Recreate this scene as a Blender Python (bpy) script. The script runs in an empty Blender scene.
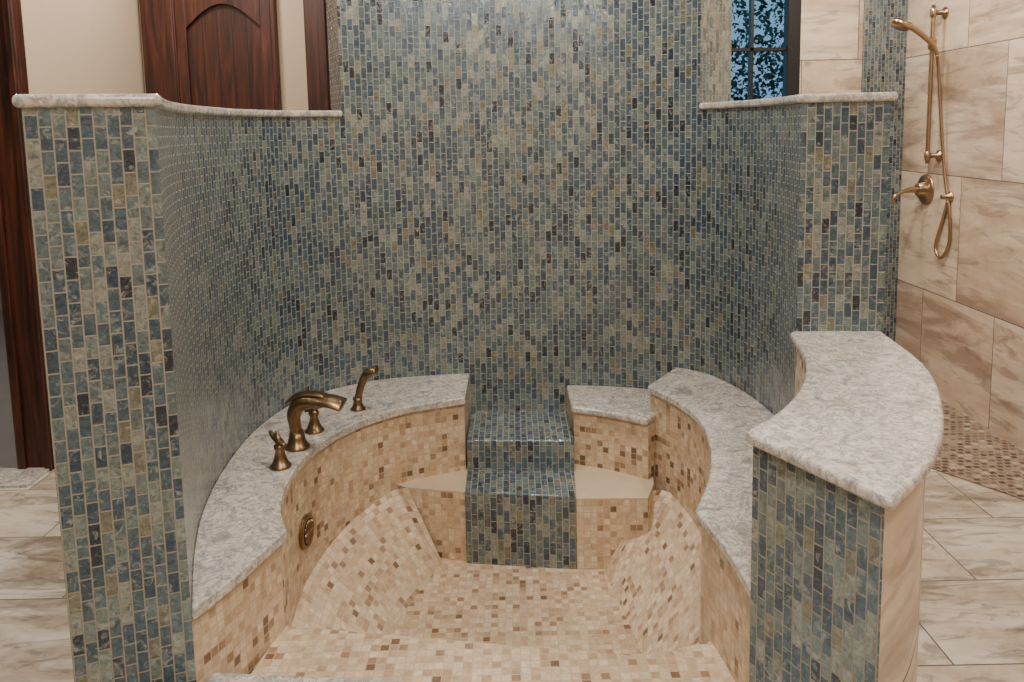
import bpy, bmesh, math, random
from mathutils import Vector, Matrix
random.seed(4)
scn=bpy.context.scene
COL=scn.collection

# ------------------------------------------------------------ materials
def srgb(h):
    h=h.lstrip('#'); r=[int(h[i:i+2],16)/255 for i in (0,2,4)]
    return tuple((c/12.92 if c<=.04045 else ((c+.055)/1.055)**2.4) for c in r)+(1,)
class NT:
    def __init__(s,name):
        s.m=bpy.data.materials.new(name); s.m.use_nodes=True
        s.t=s.m.node_tree; s.n=s.t.nodes; s.l=s.t.links
        s.b=s.n['Principled BSDF']
    def add(s,typ,**kw):
        n=s.n.new(typ)
        for k,v in kw.items():
            if k in n.inputs: n.inputs[k].default_value=v
            else: setattr(n,k,v)
        return n
    def link(s,a,b): s.l.new(a,b)
    def ramp(s,fac,stops,interp='LINEAR'):
        r=s.n.new('ShaderNodeValToRGB'); cr=r.color_ramp; cr.interpolation=interp
        while len(cr.elements)<len(stops): cr.elements.new(.5)
        for e,(p,c) in zip(cr.elements,stops): e.position=p; e.color=srgb(c) if isinstance(c,str) else c
        s.link(fac,r.inputs[0]); return r.outputs[0]
    def mix(s,fac,a,b,mode='MIX'):
        m=s.n.new('ShaderNodeMix'); m.data_type='RGBA'; m.blend_type=mode
        for sock,v in ((m.inputs[0],fac),(m.inputs[6],a),(m.inputs[7],b)):
            if hasattr(v,'links'): s.link(v,sock)
            elif isinstance(v,str): sock.default_value=srgb(v)
            else: sock.default_value=v
        return m.outputs[2]
    def noise(s,vec,scale,detail=4,rough=.5,dist=0):
        n=s.add('ShaderNodeTexNoise'); n.inputs['Scale'].default_value=scale; n.inputs['Detail'].default_value=detail
        n.inputs['Roughness'].default_value=rough; n.inputs['Distortion'].default_value=dist
        s.link(vec,n.inputs['Vector']); return n.outputs[0]
    def math(s,op,a,b=0.):
        m=s.n.new('ShaderNodeMath'); m.operation=op
        for sock,v in ((m.inputs[0],a),(m.inputs[1],b)):
            if hasattr(v,'links'): s.link(v,sock)
            else: sock.default_value=v
        return m.outputs[0]
    def bump(s,h,strength=.3,dist=.002):
        b=s.add('ShaderNodeBump'); b.inputs['Strength'].default_value=strength; b.inputs['Distance'].default_value=dist
        s.link(h,b.inputs['Height']); s.link(b.outputs[0],s.b.inputs['Normal'])

def tile_mat(name,bw,rh,mortar,stops,grout,rough=.3,swap=False,offset=.5,marble=None,bumpd=.002,grain=.35,gscale=60,spec=.5,metal=0.,stretch=None,shift=0.,shifty=0.,coat=0.):
    N=NT(name)
    uv=N.add('ShaderNodeUVMap').outputs[0]
    sep=N.add('ShaderNodeSeparateXYZ'); N.link(uv,sep.inputs[0])
    cmb=N.add('ShaderNodeCombineXYZ')
    x=N.math('MULTIPLY',sep.outputs[0],10.); y=N.math('MULTIPLY',sep.outputs[1],10.)
    x=N.math('ADD',x,bw*10*200+shift); y=N.math('ADD',y,rh*10*200+shifty)
    if swap: x,y=y,x
    N.link(x,cmb.inputs[0]); N.link(y,cmb.inputs[1])
    br=N.add('ShaderNodeTexBrick'); br.offset=offset; br.offset_frequency=2; br.squash=1
    N.link(cmb.outputs[0],br.inputs['Vector'])
    for k,v in (('Color1',(0,0,0,1)),('Color2',(1,1,1,1)),('Mortar',(.5,.5,.5,1)),('Scale',1),('Mortar Size',mortar*10),('Mortar Smooth',.15),('Bias',0),('Brick Width',bw*10),('Row Height',rh*10)):
        br.inputs[k].default_value=v
    base=N.ramp(br.outputs['Color'],stops,'CONSTANT')
    nz=N.noise(uv,gscale,5,.65,1.2)
    g=N.ramp(nz,[(.3,(1-grain,)*3+(1,)),(.7,(1+grain,)*3+(1,))])
    base=N.mix(1.,base,g,'MULTIPLY')
    if marble:
        vec=uv
        if stretch:
            mp=N.add('ShaderNodeMapping'); mp.inputs['Scale'].default_value=stretch[:2]+(1,); mp.inputs['Rotation'].default_value=(0,0,stretch[2])
            cs=N.add('ShaderNodeCombineXYZ'); rr=N.math('MULTIPLY',br.outputs['Color'],37.); 
            N.link(rr,cs.inputs[0]); N.link(rr,cs.inputs[2])
            va=N.add('ShaderNodeVectorMath'); va.operation='ADD'
            N.link(uv,mp.inputs[0]); N.link(mp.outputs[0],va.inputs[0]); N.link(cs.outputs[0],va.inputs[1]); vec=va.outputs[0]
        for sc,lo,hi,c,amt in marble:
            v=N.noise(vec,sc,7,.62,1.2)
            f=N.ramp(v,[(lo,(0,0,0,1)),(hi,(amt,amt,amt,1))])
            base=N.mix(f,base,c)
    gr=N.mix(N.noise(uv,25,3),grout,tuple(c*.72 for c in srgb(grout)[:3])+(1,))
    col=N.mix(br.outputs['Fac'],base,gr)
    N.link(col,N.b.inputs['Base Color'])
    rr=N.math('MULTIPLY',br.outputs['Fac'],.8-rough); rr=N.math('ADD',rr,rough)
    N.link(rr,N.b.inputs['Roughness'])
    h=N.math('SUBTRACT',1.,br.outputs['Fac'])
    if metal: N.link(N.math('MULTIPLY',h,metal),N.b.inputs['Metallic'])
    if coat:
        N.link(N.math('MULTIPLY',h,coat),N.b.inputs['Coat Weight']); N.b.inputs['Coat Roughness'].default_value=.10
    h2=N.math('MULTIPLY',nz,.75 if metal else .3); h=N.math('ADD',h,h2)
    N.bump(h,.6,bumpd)
    if coat:
        N.link(N.b.inputs['Normal'].links[0].from_socket,N.b.inputs['Coat Normal'])
    N.b.inputs['Specular IOR Level'].default_value=spec
    return N.m

M={}
BL=[(0,'#2a3845'),(.06,'#3d5261'),(.17,'#4a606c'),(.31,'#566b73'),(.46,'#637679'),(.60,'#728280'),(.72,'#455c6c'),(.83,'#868f89'),(.91,'#757769'),(.965,'#34475c')]
M['blue']=tile_mat('blue_shell_mosaic',.0410,.0208,.0015,BL,'#9c9585',rough=.18,swap=True,grain=.55,gscale=80,metal=.42,coat=.7,marble=[(52,.54,.66,'#acb3af',.65),(38,.56,.70,'#2b3e55',.6),(60,.6,.72,'#a89a70',.5)])
BG=[(0,'#bda282'),(.16,'#c8af90'),(.36,'#d0bb9d'),(.54,'#ba9e7d'),(.66,'#cbb395'),(.79,'#ae9071'),(.88,'#957659'),(.94,'#765b43'),(.965,'#c4a98a')]
M['beige']=tile_mat('beige_stone_mosaic',.0208,.0208,.0012,BG,'#c6b69b',rough=.38,offset=0.,grain=.25,gscale=40)
BR=[(0,'#5a463a'),(.2,'#77624f'),(.4,'#8f7966'),(.6,'#6b5344'),(.8,'#a8957f'),(.92,'#4c3a30')]
M['brown']=tile_mat('brown_pebble_mosaic',.034,.030,.004,BR,'#9a8976',rough=.4,grain=.35)
SH=[(0,'#bca389'),(.3,'#cab297'),(.55,'#b29980'),(.8,'#cfbba0')]
M['shower']=tile_mat('travertine_wall_tile',.65,.65,.0028,SH,'#6f6054',rough=.28,grain=.14,gscale=6,bumpd=.0006,stretch=(.5,2.4,.9),shift=-.75,shifty=.9,
   marble=[(1.5,.45,.60,'#dccbb3',.85),(2.0,.52,.64,'#927b68',.8),(6.,.55,.62,'#7e6958',.45)])
FL=[(0,'#a3947f'),(.25,'#b9aa94'),(.5,'#948571'),(.75,'#b0a18b')]
M['floor']=tile_mat('travertine_floor_tile',.60,.40,.0028,FL,'#645a50',rough=.22,grain=.2,gscale=12,bumpd=.0008,stretch=(.7,2.3,-.8),
   marble=[(2.0,.44,.60,'#d0c7b8',.9),(2.6,.54,.66,'#756758',.75),(7.,.55,.61,'#5a4e44',.45)])

def marble():
    N=NT('mottled_quartz'); g=N.add('ShaderNodeTexCoord').outputs['Object']
    a=N.noise(g,11,8,.62,1.8); base=N.ramp(a,[(.30,'#857f77'),(.42,'#aea69b'),(.52,'#cbc3b6'),(.60,'#bbb0a0'),(.70,'#a2937d')])
    b=N.noise(g,20,6,.6,3.); f=N.ramp(b,[(.46,(0,0,0,1)),(.53,(.8,.8,.8,1)),(.58,(0,0,0,1))])
    base=N.mix(f,base,'#74777a')
    d=N.noise(g,40,4,.6,1.); base=N.mix(N.ramp(d,[(.55,(0,0,0,1)),(.66,(.7,.7,.7,1))]),base,'#ddd7cb')
    c=N.noise(g,150,3,.6); base=N.mix(N.ramp(c,[(.58,(0,0,0,1)),(.68,(.3,.3,.3,1))]),base,'#857e73')
    N.link(base,N.b.inputs['Base Color']); N.b.inputs['Roughness'].default_value=.18
    return N.m
M['quartz']=marble()
def wood():
    N=NT('dark_alder_wood'); g=N.add('ShaderNodeTexCoord').outputs['Object']
    mp=N.add('ShaderNodeMapping'); mp.inputs['Scale'].default_value=(12,12,.9); N.link(g,mp.inputs[0])
    a=N.noise(mp.outputs[0],2.0,8,.6,1.2)
    base=N.ramp(a,[(.3,'#180b07'),(.45,'#351910'),(.58,'#4a2316'),(.74,'#61311e')])
    k=N.noise(g,3.,2,.5,.6); base=N.mix(N.ramp(k,[(.55,(0,0,0,1)),(.72,(.85,.85,.85,1))]),base,'#170c08')
    N.link(base,N.b.inputs['Base Color']); N.b.inputs['Roughness'].default_value=.42; N.bump(a,.2,.0015)
    return N.m
M['wood']=wood()
def plain(name,c,rough=.6,metal=0.,nscale=None,amt=.1):
    N=NT(name); N.b.inputs['Roughness'].default_value=rough; N.b.inputs['Metallic'].default_value=metal
    g=N.add('ShaderNodeTexCoord').outputs['Object']
    nz=N.noise(g,nscale or 8,4,.5)
    cc=srgb(c); d=tuple(x*(1-amt) for x in cc[:3])+(1,)
    N.link(N.mix(nz,cc,d),N.b.inputs['Base Color'])
    return N.m
M['plaster']=plain('beige_plaster','#c0ab90',.85,0,20,.08)
M['cream']=plain('cream_ledge_stone','#cdb89a',.4,0,15,.25)
M['ceil']=plain('white_ceiling','#e6ddd0',.9)
M['bronze']=plain('brushed_bronze','#957a5c',.32,1.,60,.25)
M['gold']=plain('champagne_bronze','#b79c7e',.28,1.,60,.2)
M['black']=plain('black_window_frame','#0d0c0c',.4)
M['dark']=plain('dark_slot','#15100c',.6)
M['greywood']=plain('grey_plank_floor','#8b8884',.5,0,6,.3)
M['leaf']=plain('foliage_green','#5a7560',.7,0,1.3,.8)
M['bark']=plain('tree_bark','#3a2c22',.8)
def glass():
    N=NT('window_glass'); N.b.inputs['Transmission Weight'].default_value=1.; N.b.inputs['Roughness'].default_value=0.; N.b.inputs['IOR'].default_value=1.05
    N.b.inputs['Base Color'].default_value=(.9,.95,1,1); return N.m
M['glass']=glass()

# ------------------------------------------------------------ helpers
def empty(name,loc=(0,0,0)):
    e=bpy.data.objects.new(name,None); COL.objects.link(e); e.location=loc; e.empty_display_size=.1; return e
def mkobj(name,verts,faces,mats,fm=None,uvs=None,parent=None,smooth=False):
    me=bpy.data.meshes.new(name); me.from_pydata([tuple(v) for v in verts],[],faces)
    for m in mats: me.materials.append(M[m])
    if fm:
        for p,i in zip(me.polygons,fm): p.material_index=i
    uvl=me.uv_layers.new(name='UVMap')
    for pi,p in enumerate(me.polygons):
        for k,li in enumerate(p.loop_indices):
            if uvs and uvs[pi]: uvl.data[li].uv=uvs[pi][k]
            else:
                v=me.vertices[me.loops[li].vertex_index].co; n=p.normal
                ax=max(range(3),key=lambda i:abs(n[i]))
                uvl.data[li].uv=((v.y,v.z),(v.x,v.z),(v.x,v.y))[ax]
        p.use_smooth=smooth
    me.update()
    o=bpy.data.objects.new(name,me); COL.objects.link(o)
    if parent: o.parent=parent; o.matrix_parent_inverse=Matrix.Translation(-parent.location)
    return o
def cr(pts,n=8):
    P=[Vector(p) for p in pts]; out=[]
    P=[P[0]*2-P[1]]+P+[P[-1]*2-P[-2]]
    for i in range(1,len(P)-2):
        a,b,c,d=P[i-1],P[i],P[i+1],P[i+2]
        for k in range(n):
            t=k/n
            out.append(.5*((2*b)+(c-a)*t+(2*a-5*b+4*c-d)*t*t+(-a+3*b-3*c+d)*t**3))
    out.append(P[-2]); return out
def resamp(P,n):
    L=[0]
    for a,b in zip(P,P[1:]): L.append(L[-1]+(b-a).length)
    out=[];j=0
    for i in range(n):
        s=L[-1]*i/(n-1)
        while j<len(P)-2 and L[j+1]<s: j+=1
        seg=L[j+1]-L[j]; t=(s-L[j])/seg if seg>1e-9 else 0
        out.append(P[j].lerp(P[j+1],min(1,max(0,t))))
    return out
def arcl(P):
    L=[0]
    for a,b in zip(P,P[1:]): L.append(L[-1]+(b-a).length)
    return L
def strip(name,A,B,z0,z1,mats,mi=(0,0,0,0),parent=None,u0=0.,bevel=0):
    """solid between curve A and curve B. mi: A-side,B-side,top/bottom,ends"""
    n=len(A); V=[];F=[];UV=[];FM=[]
    for a,b in zip(A,B): V+=[(a.x,a.y,z0),(b.x,b.y,z0),(a.x,a.y,z1),(b.x,b.y,z1)]
    LA=arcl(A);LB=arcl(B)
    for i in range(n-1):
        p=4*i;q=p+4
        def f(ix,uv,m):
            if len({tuple(round(c,6) for c in V[k]) for k in ix})<3: return
            F.append(ix);UV.append(uv);FM.append(m)
        f((p,q,q+2,p+2),[(u0+LA[i],z0),(u0+LA[i+1],z0),(u0+LA[i+1],z1),(u0+LA[i],z1)],mi[0])
        f((q+1,p+1,p+3,q+3),[(u0+LB[i+1],z0),(u0+LB[i],z0),(u0+LB[i],z1),(u0+LB[i+1],z1)],mi[1])
        f((p+2,q+2,q+3,p+3),[(V[k][0],V[k][1]) for k in (p+2,q+2,q+3,p+3)],mi[2])
        f((q,p,p+1,q+1),[(V[k][0],V[k][1]) for k in (q,p,p+1,q+1)],mi[2])
    for s,rev in ((0,0),(4*(n-1),1)):
        ix=(s,s+2,s+3,s+1) if not rev else (s,s+1,s+3,s+2)
        w=(Vector(V[s+1])-Vector(V[s])).length
        if w>1e-4:
            d={s:(0,z0),s+2:(0,z1),s+3:(w,z1),s+1:(w,z0)}
            F.append(ix);UV.append([d[k] for k in ix]);FM.append(mi[3])
    me_o=mkobj(name,V,F,mats,FM,UV,parent)
    bm=bmesh.new(); bm.from_mesh(me_o.data); bmesh.ops.remove_doubles(bm,verts=bm.verts,dist=1e-6); bmesh.ops.recalc_face_normals(bm,faces=bm.faces)
    bm.to_mesh(me_o.data); bm.free()
    if bevel:
        b=me_o.modifiers.new('bullnose','BEVEL'); b.width=bevel; b.segments=4; b.limit_method='ANGLE'; b.angle_limit=math.radians(45)
    return me_o
def box(name,x0,x1,y0,y1,z0,z1,mat,parent=None,bevel=0):
    V=[(x,y,z) for x in (x0,x1) for y in (y0,y1) for z in (z0,z1)]
    F=[(0,1,3,2),(4,6,7,5),(0,4,5,1),(2,3,7,6),(0,2,6,4),(1,5,7,3)]
    o=mkobj(name,V,F,[mat],None,None,parent)
    if bevel:
        b=o.modifiers.new('bev','BEVEL'); b.width=bevel; b.segments=2
    return o
def prism(name,poly,z0,z1,mat,parent=None,bevel=0):
    n=len(poly); V=[(p[0],p[1],z0) for p in poly]+[(p[0],p[1],z1) for p in poly]
    F=[tuple(range(n-1,-1,-1)),tuple(range(n,2*n))]+[(i,(i+1)%n,n+(i+1)%n,n+i) for i in range(n)]
    o=mkobj(name,V,F,[mat],None,None,parent)
    if bevel:
        b=o.modifiers.new('bev','BEVEL'); b.width=bevel; b.segments=3; b.limit_method='ANGLE'; b.angle_limit=math.radians(45)
    return o
def sweep(name,pts,rad,mat,parent=None,seg=14,n=6,up=Vector((0,0,1))):
    P=cr([Vector(p) for p in pts],n)
    R=[(r,r) if not isinstance(r,tuple) else r for r in rad]
    RR=cr([Vector(r) for r in R],n)
    V=[];F=[]
    side_prev=None
    for i,p in enumerate(P):
        t=(P[min(i+1,len(P)-1)]-P[max(i-1,0)]).normalized()
        if side_prev is None:
            sd=t.cross(up)
            if sd.length<.05: sd=t.cross(Vector((0,1,0)))
            if mat=='bronze' and 'spout' in name: sd=Vector((0,1,0))
        else: sd=side_prev-t*side_prev.dot(t)
        sd.normalize(); side_prev=sd; nn=sd.cross(t)
        for k in range(seg):
            a=2*math.pi*k/seg
            V.append(p+sd*math.cos(a)*RR[i].x+nn*math.sin(a)*RR[i].y)
    for i in range(len(P)-1):
        for k in range(seg):
            F.append((i*seg+k,i*seg+(k+1)%seg,(i+1)*seg+(k+1)%seg,(i+1)*seg+k))
    F.append(tuple(range(seg))[::-1]); F.append(tuple((len(P)-1)*seg+k for k in range(seg)))
    return mkobj(name,V,F,[mat],None,None,parent,True)
def lathe(name,prof,loc,mat,parent=None,seg=24,axis='Z'):
    V=[];F=[]
    for r,z in prof:
        for k in range(seg):
            a=2*math.pi*k/seg; c=(r*math.cos(a),r*math.sin(a),z)
            if axis=='X': c=(-z,c[0],c[1])
            V.append((loc[0]+c[0],loc[1]+c[1],loc[2]+c[2]))
    for i in range(len(prof)-1):
        for k in range(seg): F.append((i*seg+k,i*seg+(k+1)%seg,(i+1)*seg+(k+1)%seg,(i+1)*seg+k))
    F.append(tuple(range(seg))[::-1]); F.append(tuple((len(prof)-1)*seg+k for k in range(seg)))
    return mkobj(name,V,F,[mat],None,None,parent,True)
V2=lambda l:[Vector((a,b,0)) for a,b in l]

# ------------------------------------------------------------ curved surround wall
CEIL=2.9
lowL=[(-.63,1.40),(-.705,1.60),(-.76,1.79),(-.795,2.02),(-.80,2.30),(-.735,2.56),(-.58,2.72)]
mid=[(-.58,2.72),(-.42,2.785),(-.15,2.82),(.22,2.81),(.45,2.765),(.645,2.67)]
lowR=[(.645,2.67),(.735,2.48),(.77,2.24),(.752,2.03)]
full=lowL[:-1]+mid+lowR[1:]
full3=V2(full); C=cr(full3,10)
iL=(len(lowL)-1)*10; iR=iL+(len(mid)-1)*10
def offset(P,d):
    out=[]
    for i,p in enumerate(P):
        t=(P[min(i+1,len(P)-1)]-P[max(i-1,0)]).normalized()
        out.append(p+Vector((-t.y,t.x,0))*d)
    return out
TW=.205; TR=.222
Co=offset(C,TW); CoR=offset(C,TR)
AL=arcl(C); HC=1.551
surround=empty('wall_tub_surround',(0,2.8,0))
strip('low_wall_section_a',C[:iL+1],Co[:iL+1],0,HC,['blue'],parent=surround,u0=AL[0])
Ct=[Vector((max(p.x,-.655),p.y,0)) for p in Co[iL:iR+1]]
strip('tall_wall_section',C[iL:iR+1],Ct,0,CEIL,['blue'],parent=surround,u0=AL[iL])
strip('low_wall_section_b',C[iR:],CoR[iR:],0,HC,['blue'],parent=surround,u0=AL[iR])
def extend(P,d0,d1):
    P=[p.copy() for p in P]
    if d0: P[0]=P[0]+(P[0]-P[1]).normalized()*d0
    if d1: P[-1]=P[-1]+(P[-1]-P[-2]).normalized()*d1
    return P
ci=offset(C,-.012); co=offset(C,TW+.012); coR=offset(C,TR+.014)
strip('wall_cap_a',extend(ci[:iL+1],.012,0),extend(co[:iL+1],.012,0),HC,HC+.023,['quartz'],parent=surround,bevel=.009)
strip('wall_cap_b',extend(ci[iR:],0,.012),extend(coR[iR:],0,.012),HC,HC+.023,['quartz'],parent=surround,bevel=.009)

# ------------------------------------------------------------ pony wall with quartz top
pony=empty('wall_pony',(.7,1.6,0))
pin=cr(V2([(.752,2.03),(.705,1.80),(.63,1.62),(.54,1.48),(.43,1.36)]),8)
pout=cr(V2([(.955,2.03),(.905,1.71),(.80,1.46),(.68,1.26),(.555,1.12)]),8)
strip('pony_wall_body',pin,pout,0,.925,['beige','shower','blue'],(0,1,2,2),parent=pony)
sin_=cr(V2([(.735,2.03),(.685,1.79),(.61,1.61),(.52,1.47),(.412,1.355)]),8)
sout=cr(V2([(.975,2.03),(.93,1.71),(.822,1.445),(.695,1.24),(.55,1.085)]),8)
strip('pony_wall_top',sin_,sout,.925,.95,['quartz'],parent=pony,bevel=.010)

# ------------------------------------------------------------ roman tub
tub=empty('roman_bathtub',(0,2.0,0))
ZL,ZR,ZP=.60,.64,.55
i_cusp=next(i for i,p in enumerate(C) if p.y>1.79)
i_lend=max(i for i,p in enumerate(C) if p.x<-.17)
inA=cr(V2([(-.622,1.402),(-.578,1.52),(-.53,1.69)]),8)
inB=cr(V2([(-.53,1.69),(-.572,1.79),(-.597,1.93),(-.59,2.12),(-.52,2.31),(-.38,2.46),(-.17,2.555)]),8)
outA=resamp(C[:i_cusp+1],len(inA)); outB=resamp(C[i_cusp:i_lend+1]+[Vector((-.17,2.818,0))],len(inB))
strip('deck_left',inA+inB[1:],outA+outB[1:],ZL-.026,ZL,['quartz'],parent=tub,bevel=.009)
wA=offset(inA,.014)+offset(inB,.014)[1:]; wA[0]=Vector((-.632,1.41,0))
strip('tub_wall_left',wA,outA+outB[1:],.0,ZL-.026,['beige'],parent=tub)
rA=cr(V2([(.44,2.52),(.505,2.38),(.54,2.21),(.52,2.01),(.47,1.83),(.40,1.67)]),8)
rB=cr(V2([(.40,1.67),(.425,1.50),(.43,1.36)]),8)
ro=[p for p in C if p.y<2.72 and p.x>.57]+pin[1:]
ros=resamp(ro,len(rA)+len(rB)-1)
strip('deck_right',rA+rB[1:],ros,ZR-.026,ZR,['quartz'],parent=tub,bevel=.009)
wr=offset(rA,.014)+offset(rB,.014)[1:]; wr=[p.copy() for p in wr]; wr[-1]=Vector((.442,1.37,0))
strip('tub_wall_right',wr,ros,0,ZR-.026,['beige'],parent=tub)
pa=cr(V2([(.19,2.585),(.31,2.53),(.425,2.45)]),6)
pb=resamp([Vector((.19,2.812,0))]+[p for p in C if .19<p.x<.62 and p.y>2.6],len(pa))
strip('deck_small',pa,pb,ZP-.026,ZP,['quartz'],parent=tub,bevel=.009)
pw=offset(pa,.014); pw[0].x=.20
strip('tub_wall_small',pw,pb,0,ZP-.026,['beige'],parent=tub)
prism('step_upper',[(-.17,2.55),(.195,2.53),(.195,2.83),(-.17,2.83)],0,.45,'blue',tub,.006)
prism('step_lower',[(-.17,2.39),(.185,2.34),(.195,2.54),(-.17,2.56)],.0,.345,'blue',tub,.006)
prism('tub_floor',[(-.62,1.3),(.5,1.3),(.5,2.6),(-.62,2.6)],.0,.1,'beige',tub)
prism('tub_bench',[(-.60,1.40),(.46,1.37),(.44,1.62),(.26,1.57),(-.55,1.70)],.0,.36,'beige',tub,.004)
zt=.338
lp=[(-.17,2.40),(-.17,2.60),(-.42,2.48),(-.36,2.44)]
prism('corner_ledge_left',lp,.1,zt-.004,'beige',tub); prism('corner_ledge_top_left',lp,zt-.004,zt,'cream',tub)
lp=[(.185,2.34),(.41,2.335),(.445,2.43),(.46,2.53),(.19,2.62)]
prism('corner_ledge_right',lp,.1,zt-.004,'beige',tub); prism('corner_ledge_top_right',lp,zt-.004,zt,'cream',tub)
def backrest(name,top,bot,za,zb):
    n=24; T=resamp(top,n); B=resamp(bot,n); V=[];F=[];U=[]
    m=8; LT=arcl(T)
    for i in range(n):
        z=za+(zb-za)*(i/(n-1))
        t=Vector((T[i].x,T[i].y,z)); b=Vector((B[i].x,B[i].y,.1))
        for j in range(m): V.append(t.lerp(b,j/(m-1)))
    for i in range(n-1):
        for j in range(m-1):
            ix=(i*m+j,(i+1)*m+j,(i+1)*m+j+1,i*m+j+1); F.append(ix)
            uu=[]
            for k in ix:
                ii,jj=divmod(k,m); L=(V[ii*m]-V[ii*m+m-1]).length; uu.append((LT[ii],-L*jj/(m-1)))
            U.append(uu)
    return mkobj(name,V,F,['beige'],None,U,tub)
wl=[p for p in wA if 1.70<p.y<2.46][::-1]
backrest('backrest_left',[Vector((-.36,2.44,0))]+[p+Vector((-.005,0,0)) for p in wl],V2([(-.25,2.40),(-.36,2.08),(-.47,1.66)]),zt,.13)
wrr=[p for p in wr if 1.62<p.y<2.45]
backrest('backrest_right',[Vector((.41,2.335,0)),Vector((.445,2.43,0))]+[p+Vector((.005,0,0)) for p in wrr],V2([(.27,2.34),(.32,1.98),(.345,1.6)]),zt,.16)
prism('front_curb',[(-.66,1.15),(.50,1.15),(.44,1.34),(-.625,1.41)],0,.405,'beige',tub)
prism('front_curb_coping',[(-.66,1.13),(.50,1.13),(.43,1.355),(-.62,1.455)],.405,.43,'quartz',tub,.009)
ov=empty('overflow_drain',(-.6,2.02,.40))
def ellipse_plate(name,c,nrm,w,h,th,mat,par):
    nrm=Vector(nrm).normalized(); s=nrm.cross(Vector((0,0,1))).normalized(); u=Vector((0,0,1)); c=Vector(c);V=[];F=[];n=32
    for d,k in ((0,1.),(th*.7,1.),(th,.93)):
        for i in range(n):
            a=2*math.pi*i/n; V.append(c+nrm*d+s*math.cos(a)*w*k+u*math.sin(a)*h*k)
    for j in range(2):
        for i in range(n): F.append((j*n+i,j*n+(i+1)%n,(j+1)*n+(i+1)%n,(j+1)*n+i))
    F.append(tuple(range(2*n,3*n))); F.append(tuple(range(n))[::-1])
    return mkobj(name,V,F,[mat],None,None,par)
oc=Vector((-.605,2.10,.375)); on=Vector((1,-.12,0))
ellipse_plate('overflow_plate',oc,on,.046,.048,.010,'bronze',ov)
on.normalize(); os_=on.cross(Vector((0,0,1))).normalized()
ellipse_plate('overflow_recess',oc+on*.008,on,.036,.038,.003,'dark',ov)
for k in range(-3,4):
    hh=.034*math.sqrt(max(.05,1-(k*.0085/.033)**2)); p=oc+on*.0115+os_*k*.0085
    sweep('overflow_bar_%d'%(k+4),[p-Vector((0,0,hh)),p,p+Vector((0,0,hh))],[.0016]*3,'gold',ov,6,2)
sweep('overflow_crossbar',[oc+on*.012-os_*.031,oc+on*.012,oc+on*.012+os_*.031],[.0025]*3,'gold',ov,6,2)

# ------------------------------------------------------------ tub faucet set
fz=ZL
fa=empty('tub_faucet',(-.66,2.16,fz))
bx,by=-.632,2.16
lathe('spout_base',[(.036,0),(.036,.006),(.029,.012),(.023,.03),(.019,.05)],(bx,by,fz),'bronze',fa)
sweep('spout_body',[(bx,by,fz+.01),(bx-.003,by,fz+.06),(bx-.004,by-.002,fz+.100),(bx+.018,by-.005,fz+.133),(bx+.06,by-.01,fz+.142),(bx+.105,by-.015,fz+.141),(bx+.142,by-.018,fz+.130)],
 [(.020,.020),(.017,.017),(.018,.020),(.022,.022),(.028,.017),(.034,.013),(.036,.011)],'bronze',fa,18)
sweep('spout_crown',[(bx-.024,by,fz+.134),(bx+.01,by,fz+.156),(bx+.055,by-.005,fz+.161),(bx+.09,by-.01,fz+.156)],[(.008,.004),(.016,.007),(.020,.006),(.018,.004)],'bronze',fa)
def handle(i,x,y,ang):
    lathe('handle_base_%d'%i,[(.029,0),(.029,.005),(.023,.010),(.016,.028),(.012,.045),(.015,.052),(.016,.060),(.011,.066)],(x,y,fz),'bronze',fa)
    dx,dy=math.cos(ang),math.sin(ang)
    sweep('handle_lever_%d'%i,[(x-dx*.026,y-dy*.026,fz+.066),(x,y,fz+.072),(x+dx*.026,y+dy*.026,fz+.078),(x+dx*.046,y+dy*.046,fz+.088)],[(.006,.005),(.011,.008),(.009,.006),(.005,.004)],'bronze',fa)
    sweep('handle_stem_%d'%i,[(x,y,fz+.06),(x+dx*.004,y,fz+.08),(x+dx*.012,y+dy*.012,fz+.098)],[.010,.008,.004],'bronze',fa)
handle(1,-.642,2.03,2.4); handle(2,-.612,2.28,.2)
hx,hy=-.515,2.46
lathe('hand_spray_base',[(.024,0),(.024,.005),(.017,.012),(.014,.03),(.016,.04)],(hx,hy,fz),'bronze',fa)
sweep('hand_spray',[(hx,hy,fz+.03),(hx+.010,hy,fz+.07),(hx+.024,hy,fz+.103),(hx+.042,hy-.01,fz+.125),(hx+.068,hy-.018,fz+.138)],[(.012,.012),(.012,.012),(.016,.014),(.023,.016),(.020,.010)],'bronze',fa)

# ------------------------------------------------------------ room shell
WB=4.6; WR=2.3; WLx=-2.118; FRONT=-1.6
box('floor',-2.26,WR+.1,FRONT-.1,WB+.15,-.1,0,'floor')
box('floor_hall',-4.6,-2.26,FRONT-.1,7.1,-.1,-.002,'greywood')
box('trim_threshold',-3.1,-2.12,3.22,3.40,0,.012,'quartz')
prism('floor_shower',[(1.35,4.55),(1.5,3.9),(1.66,3.5),(1.8,3.22),(2.0,2.93),(2.29,2.72),(2.29,4.58)],.0,.006,'brown')
box('ceiling',-4.6,WR+.1,FRONT-.1,7.1,CEIL,CEIL+.1,'ceil')
box('wall_right',WR,WR+.12,FRONT-.1,WB+.15,0,CEIL,'shower')
box('wall_front',-4.6,WR+.1,FRONT-.12,FRONT,0,CEIL,'plaster')
box('wall_left',-2.16,WLx,3.47,WB,0,CEIL,'plaster')
wh=empty('wall_hall',(-4.6,3,0))
box('hall_side',-4.6,-4.5,FRONT,7.0,0,CEIL,'plaster',wh)
box('hall_end',-4.6,WLx-.04,7.0,7.1,0,CEIL,'plaster',wh)
d3=empty('door_3',(-2.18,3.45,0))
box('jamb_post',-2.275,-2.105,3.40,3.47,0,2.6,'wood',d3,.006)
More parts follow.
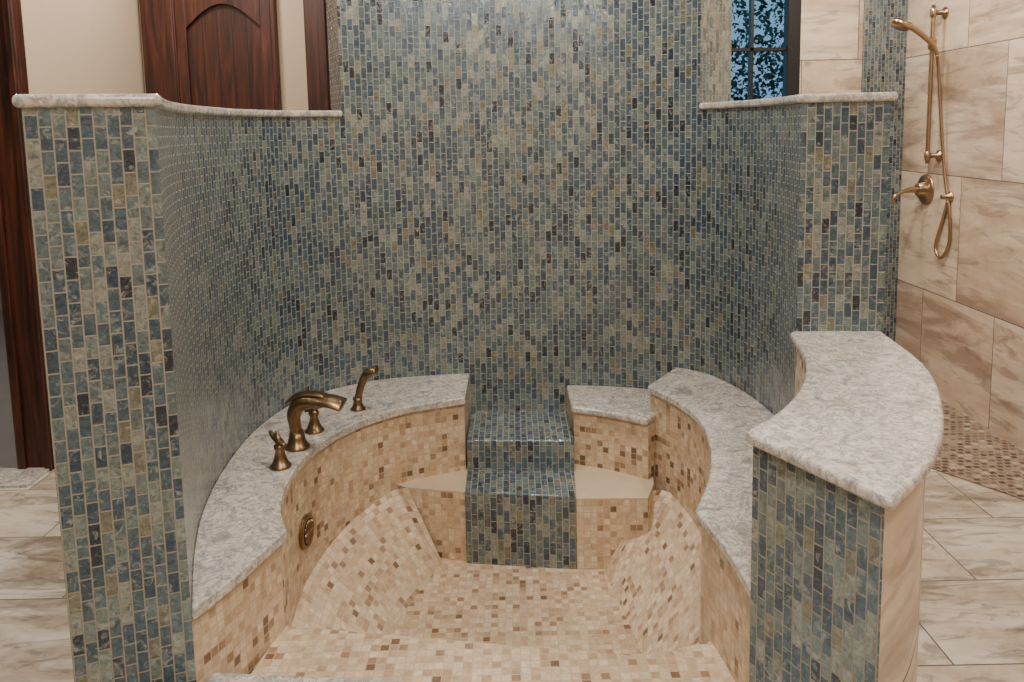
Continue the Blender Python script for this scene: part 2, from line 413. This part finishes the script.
box('jamb_moulding',-2.262,-2.225,3.385,3.40,0,2.6,'wood',d3,.004)
box('jamb_bead',-2.14,-2.11,3.385,3.40,0,2.6,'wood',d3,.004)
box('head_casing',-3.3,-2.105,3.40,3.47,2.6,2.72,'wood',d3,.006)
box('jamb_post_far',-3.4,-3.25,3.40,3.47,0,2.72,'wood',d3,.006)
wb=empty('wall_back',(0,WB,0))
wx0,wx1,wz0,wz1=.92,1.69,1.0,2.45
box('plaster_part',WLx-.04,0,WB,WB+.15,0,CEIL,'plaster',wb)
box('tile_part_a',0,wx0,WB,WB+.15,0,CEIL,'shower',wb)
box('tile_part_b',wx0,wx1,WB,WB+.15,0,wz0,'shower',wb)
box('tile_part_c',wx0,wx1,WB,WB+.15,wz1,CEIL,'shower',wb)
box('tile_part_d',wx1,WR,WB,WB+.15,0,CEIL,'shower',wb)
box('trim_mosaic_column',2.05,WR-.002,WB-.012,WB,0,CEIL,'blue')
w=empty('window_1',(1.3,WB,1.7))
fy0,fy1=WB-.005,WB+.07
box('frame_right',wx1-.075,wx1,fy0,fy1,wz0,wz1,'black',w,.004)
box('frame_left',wx0,wx0+.07,fy0,fy1,wz0,wz1,'black',w,.004)
box('frame_bottom',wx0,wx1,fy0,fy1,wz0,wz0+.07,'black',w,.004)
box('frame_top',wx0,wx1,fy0,fy1,wz1-.07,wz1,'black',w,.004)
for i,x in enumerate((1.18,1.415)): box('mullion_v%d'%i,x-.009,x+.009,fy0+.02,fy1-.01,wz0,wz1,'black',w)
for i,z in enumerate((1.49,1.93)): box('mullion_h%d'%i,wx0,wx1,fy0+.02,fy1-.01,z-.009,z+.009,'black',w)
box('glass_pane',wx0+.03,wx1-.03,fy0+.04,fy0+.045,wz0+.03,wz1-.03,'glass',w)
d1=empty('door_1',(-1.6,WB,0))
box('casing_left',-2.095,-1.90,WB-.05,WB,0,2.55,'wood',d1,.008)
box('casing_left_bead',-1.95,-1.905,WB-.065,WB-.05,0,2.55,'wood',d1,.006)
box('casing_top',-2.095,-1.33,WB-.05,WB,2.4,2.55,'wood',d1,.008)
box('casing_right',-1.355,-1.33,WB-.05,WB,0,2.55,'wood',d1,.004)
box('door_slab',-1.90,-1.355,WB-.022,WB,0,2.4,'wood',d1)
box('stile_l',-1.90,-1.84,WB-.045,WB-.022,0,2.4,'wood',d1,.004)
box('stile_r',-1.415,-1.355,WB-.045,WB-.022,0,2.4,'wood',d1,.004)
box('rail_bottom',-1.84,-1.415,WB-.045,WB-.022,0,.2,'wood',d1,.004)
box('rail_mid',-1.84,-1.415,WB-.045,WB-.022,.95,1.08,'wood',d1,.004)
V=[];F=[];n=16
for yy in (WB-.045,WB-.022):
    for i in range(n+1):
        x=-1.84+.425*i/n; a=math.pi*i/n
        V.append((x,yy,2.11+.13*math.sin(a))); V.append((x,yy,2.4))
m=2*(n+1)
for i in range(n):
    F.append((2*i,2*i+2,2*i+3,2*i+1)); F.append((m+2*i,m+2*i+1,m+2*i+3,m+2*i+2)); F.append((2*i,m+2*i,m+2*i+2,2*i+2))
mkobj('rail_arched',V,F,['wood'],None,None,d1)
for i in range(1,5): box('plank_gap_%d'%i,-1.84+.085*i-.003,-1.84+.085*i+.003,WB-.024,WB-.021,1.08,2.21,'dark',d1)
d2=empty('door_2',(-.7,WB,0))
box('casing_left',-1.165,-1.035,WB-.05,WB,0,2.45,'wood',d2,.008)
box('casing_bead',-1.06,-1.04,WB-.062,WB-.05,0,2.45,'wood',d2,.004)
box('casing_right',-.30,-.17,WB-.05,WB,0,2.45,'wood',d2,.008)
box('casing_top',-1.165,-.17,WB-.05,WB,2.45,2.58,'wood',d2,.008)
box('door_slab',-1.035,-.30,WB-.03,WB,0,2.45,'wood',d2)
box('stile',-1.035,-.95,WB-.042,WB-.03,0,2.45,'wood',d2,.004)

# ------------------------------------------------------------ shower fittings on right wall
hs=empty('hand_shower',(2.3,4.2,1.7))
X,Y=2.235,4.19
sweep('slide_bar',[(X,Y,1.27),(X,Y,1.67),(X,Y,2.10)],[.011,.011,.011],'gold',hs)
for i,z in enumerate((1.31,2.06)):
    lathe('bar_mount_%d'%i,[(.030,0),(.030,.008),(.013,.014),(.011,.065)],(WR,Y,z),'gold',hs,axis='X')
    lathe('bar_end_%d'%i,[(.009,-.028),(.015,-.02),(.017,0),(.015,.02),(.009,.028)],(X,Y,z),'gold',hs)
lathe('slider',[(.016,-.03),(.021,-.02),(.021,.02),(.016,.03)],(X,Y,1.90),'gold',hs)
sweep('slider_arm',[(X,Y,1.90),(X-.02,Y-.03,1.905),(X-.03,Y-.055,1.905)],[.012,.012,.014],'gold',hs)
hxx,hyy=X-.03,Y-.055
sweep('spray_handle',[(hxx+.03,hyy,1.84),(hxx,hyy,1.895),(hxx-.07,hyy,1.955),(hxx-.13,hyy,1.995)],[.010,.014,.015,.018],'gold',hs)
hd=lathe('spray_head',[(.018,.018),(.045,.012),(.052,0),(.052,-.014),(.046,-.02)],(0,0,0),'gold',hs,28)
hd.parent=hs; hd.matrix_parent_inverse=Matrix.Identity(4); hd.location=Vector((hxx-.165,hyy,2.0))-hs.location; hd.rotation_euler=(0,math.radians(28),0)
sweep('hose',[(hxx+.03,hyy,1.84),(hxx+.045,hyy+.01,1.76),(hxx+.06,hyy,1.55),(hxx+.075,hyy-.03,1.25),(hxx+.085,hyy-.08,1.02),(hxx+.085,hyy-.09,.86),(hxx+.08,hyy-.03,.77),(hxx+.08,hyy+.03,.82),(hxx+.085,hyy-.02,.97),(hxx+.08,hyy-.07,1.08)],[.0085]*10,'gold',hs,10,8)
lathe('hose_outlet',[(.028,0),(.028,.008),(.013,.014),(.012,.05)],(WR,hyy-.07,1.10),'gold',hs,axis='X')
sv=empty('shower_valve',(2.3,4.3,1.12))
lathe('valve_plate',[(.085,0),(.085,.006),(.080,.011),(.040,.013),(.036,.05),(.026,.055)],(WR,4.31,1.12),'gold',sv,32,'X')
sweep('valve_lever',[(WR-.05,4.31,1.12),(WR-.085,4.31,1.118),(WR-.14,4.30,1.108),(WR-.185,4.29,1.085),(WR-.19,4.29,1.05)],[.018,.016,.010,.009,.008],'gold',sv)

# ------------------------------------------------------------ outdoors
tr=empty('garden_tree',(1.9,7.5,0))
sweep('trunk',[(2.1,8.5,-.1),(2.15,8.5,1.5),(2.0,8.5,3.5)],[.14,.10,.05],'bark',tr)
V=[];F=[]
for i in range(16000):
    c=Vector((random.uniform(.8,5.2),random.uniform(8.0,10.5),random.gauss(1.8,1.0)))
    d=Vector((random.gauss(0,1),random.gauss(0,1),random.gauss(0,1))).normalized(); e=d.orthogonal().normalized(); e.rotate(Matrix.Rotation(random.random()*6.28,3,d))
    s=random.uniform(.02,.055); b=len(V)
    V+=[c-d*s,c+e*s*.5,c+d*s,c-e*s*.5]; F.append((b,b+1,b+2,b+3))
mkobj('leaves',V,F,['leaf'],None,None,tr)
box('garden_ground',-8,12,4.8,20,-.3,-.12,'leaf')

# ------------------------------------------------------------ light
wd=bpy.data.worlds.new('dusk'); scn.world=wd; wd.use_nodes=True
bg=wd.node_tree.nodes['Background']; bg.inputs[0].default_value=(.22,.42,.62,1); bg.inputs[1].default_value=1.0
def area(name,x,y,z,size,power,col=(1,.93,.86)):
    l=bpy.data.lights.new(name,'AREA'); l.shape='DISK'; l.size=size; l.energy=power; l.color=col
    o=bpy.data.objects.new(name,l); COL.objects.link(o); o.location=(x,y,z); return o
spots=[(-1.5,1.2,24),(-1.45,3.0,26),(0,2.05,28),(.1,.0,31),(1.55,.9,26),(1.6,3.2,40),(0,-1.0,28),(-1.6,4.0,20),(1.45,4.1,18)]
for i,(x,y,p) in enumerate(spots):
    area('downlight_lamp_%d'%i,x,y,CEIL-.03,.2,p)
area('hall_lamp',-3.3,4.5,CEIL-.03,.4,25,(1,.95,.9))

# ------------------------------------------------------------ camera
F=780.;TH=math.atan(.117);RO=math.radians(1.15);VP=220.
c,s=math.cos(TH),math.sin(TH)
U=Vector((0,s,c));Fw=Vector((0,c,-s));X0=Vector((1,0,0))
R=X0*math.cos(RO)-U*math.sin(RO); Upv=U*math.cos(RO)+X0*math.sin(RO)
cam=bpy.data.cameras.new('camera'); co_=bpy.data.objects.new('camera',cam); COL.objects.link(co_)
mt=Matrix((R,Upv,-Fw)).transposed().to_4x4(); mt.translation=Vector((0,0,1.5)); co_.matrix_world=mt
cam.sensor_fit='HORIZONTAL'; cam.sensor_width=36; cam.lens=36*F/1024
cam.shift_x=0; cam.shift_y=-(341-VP)/1024; cam.clip_start=.02
scn.camera=co_
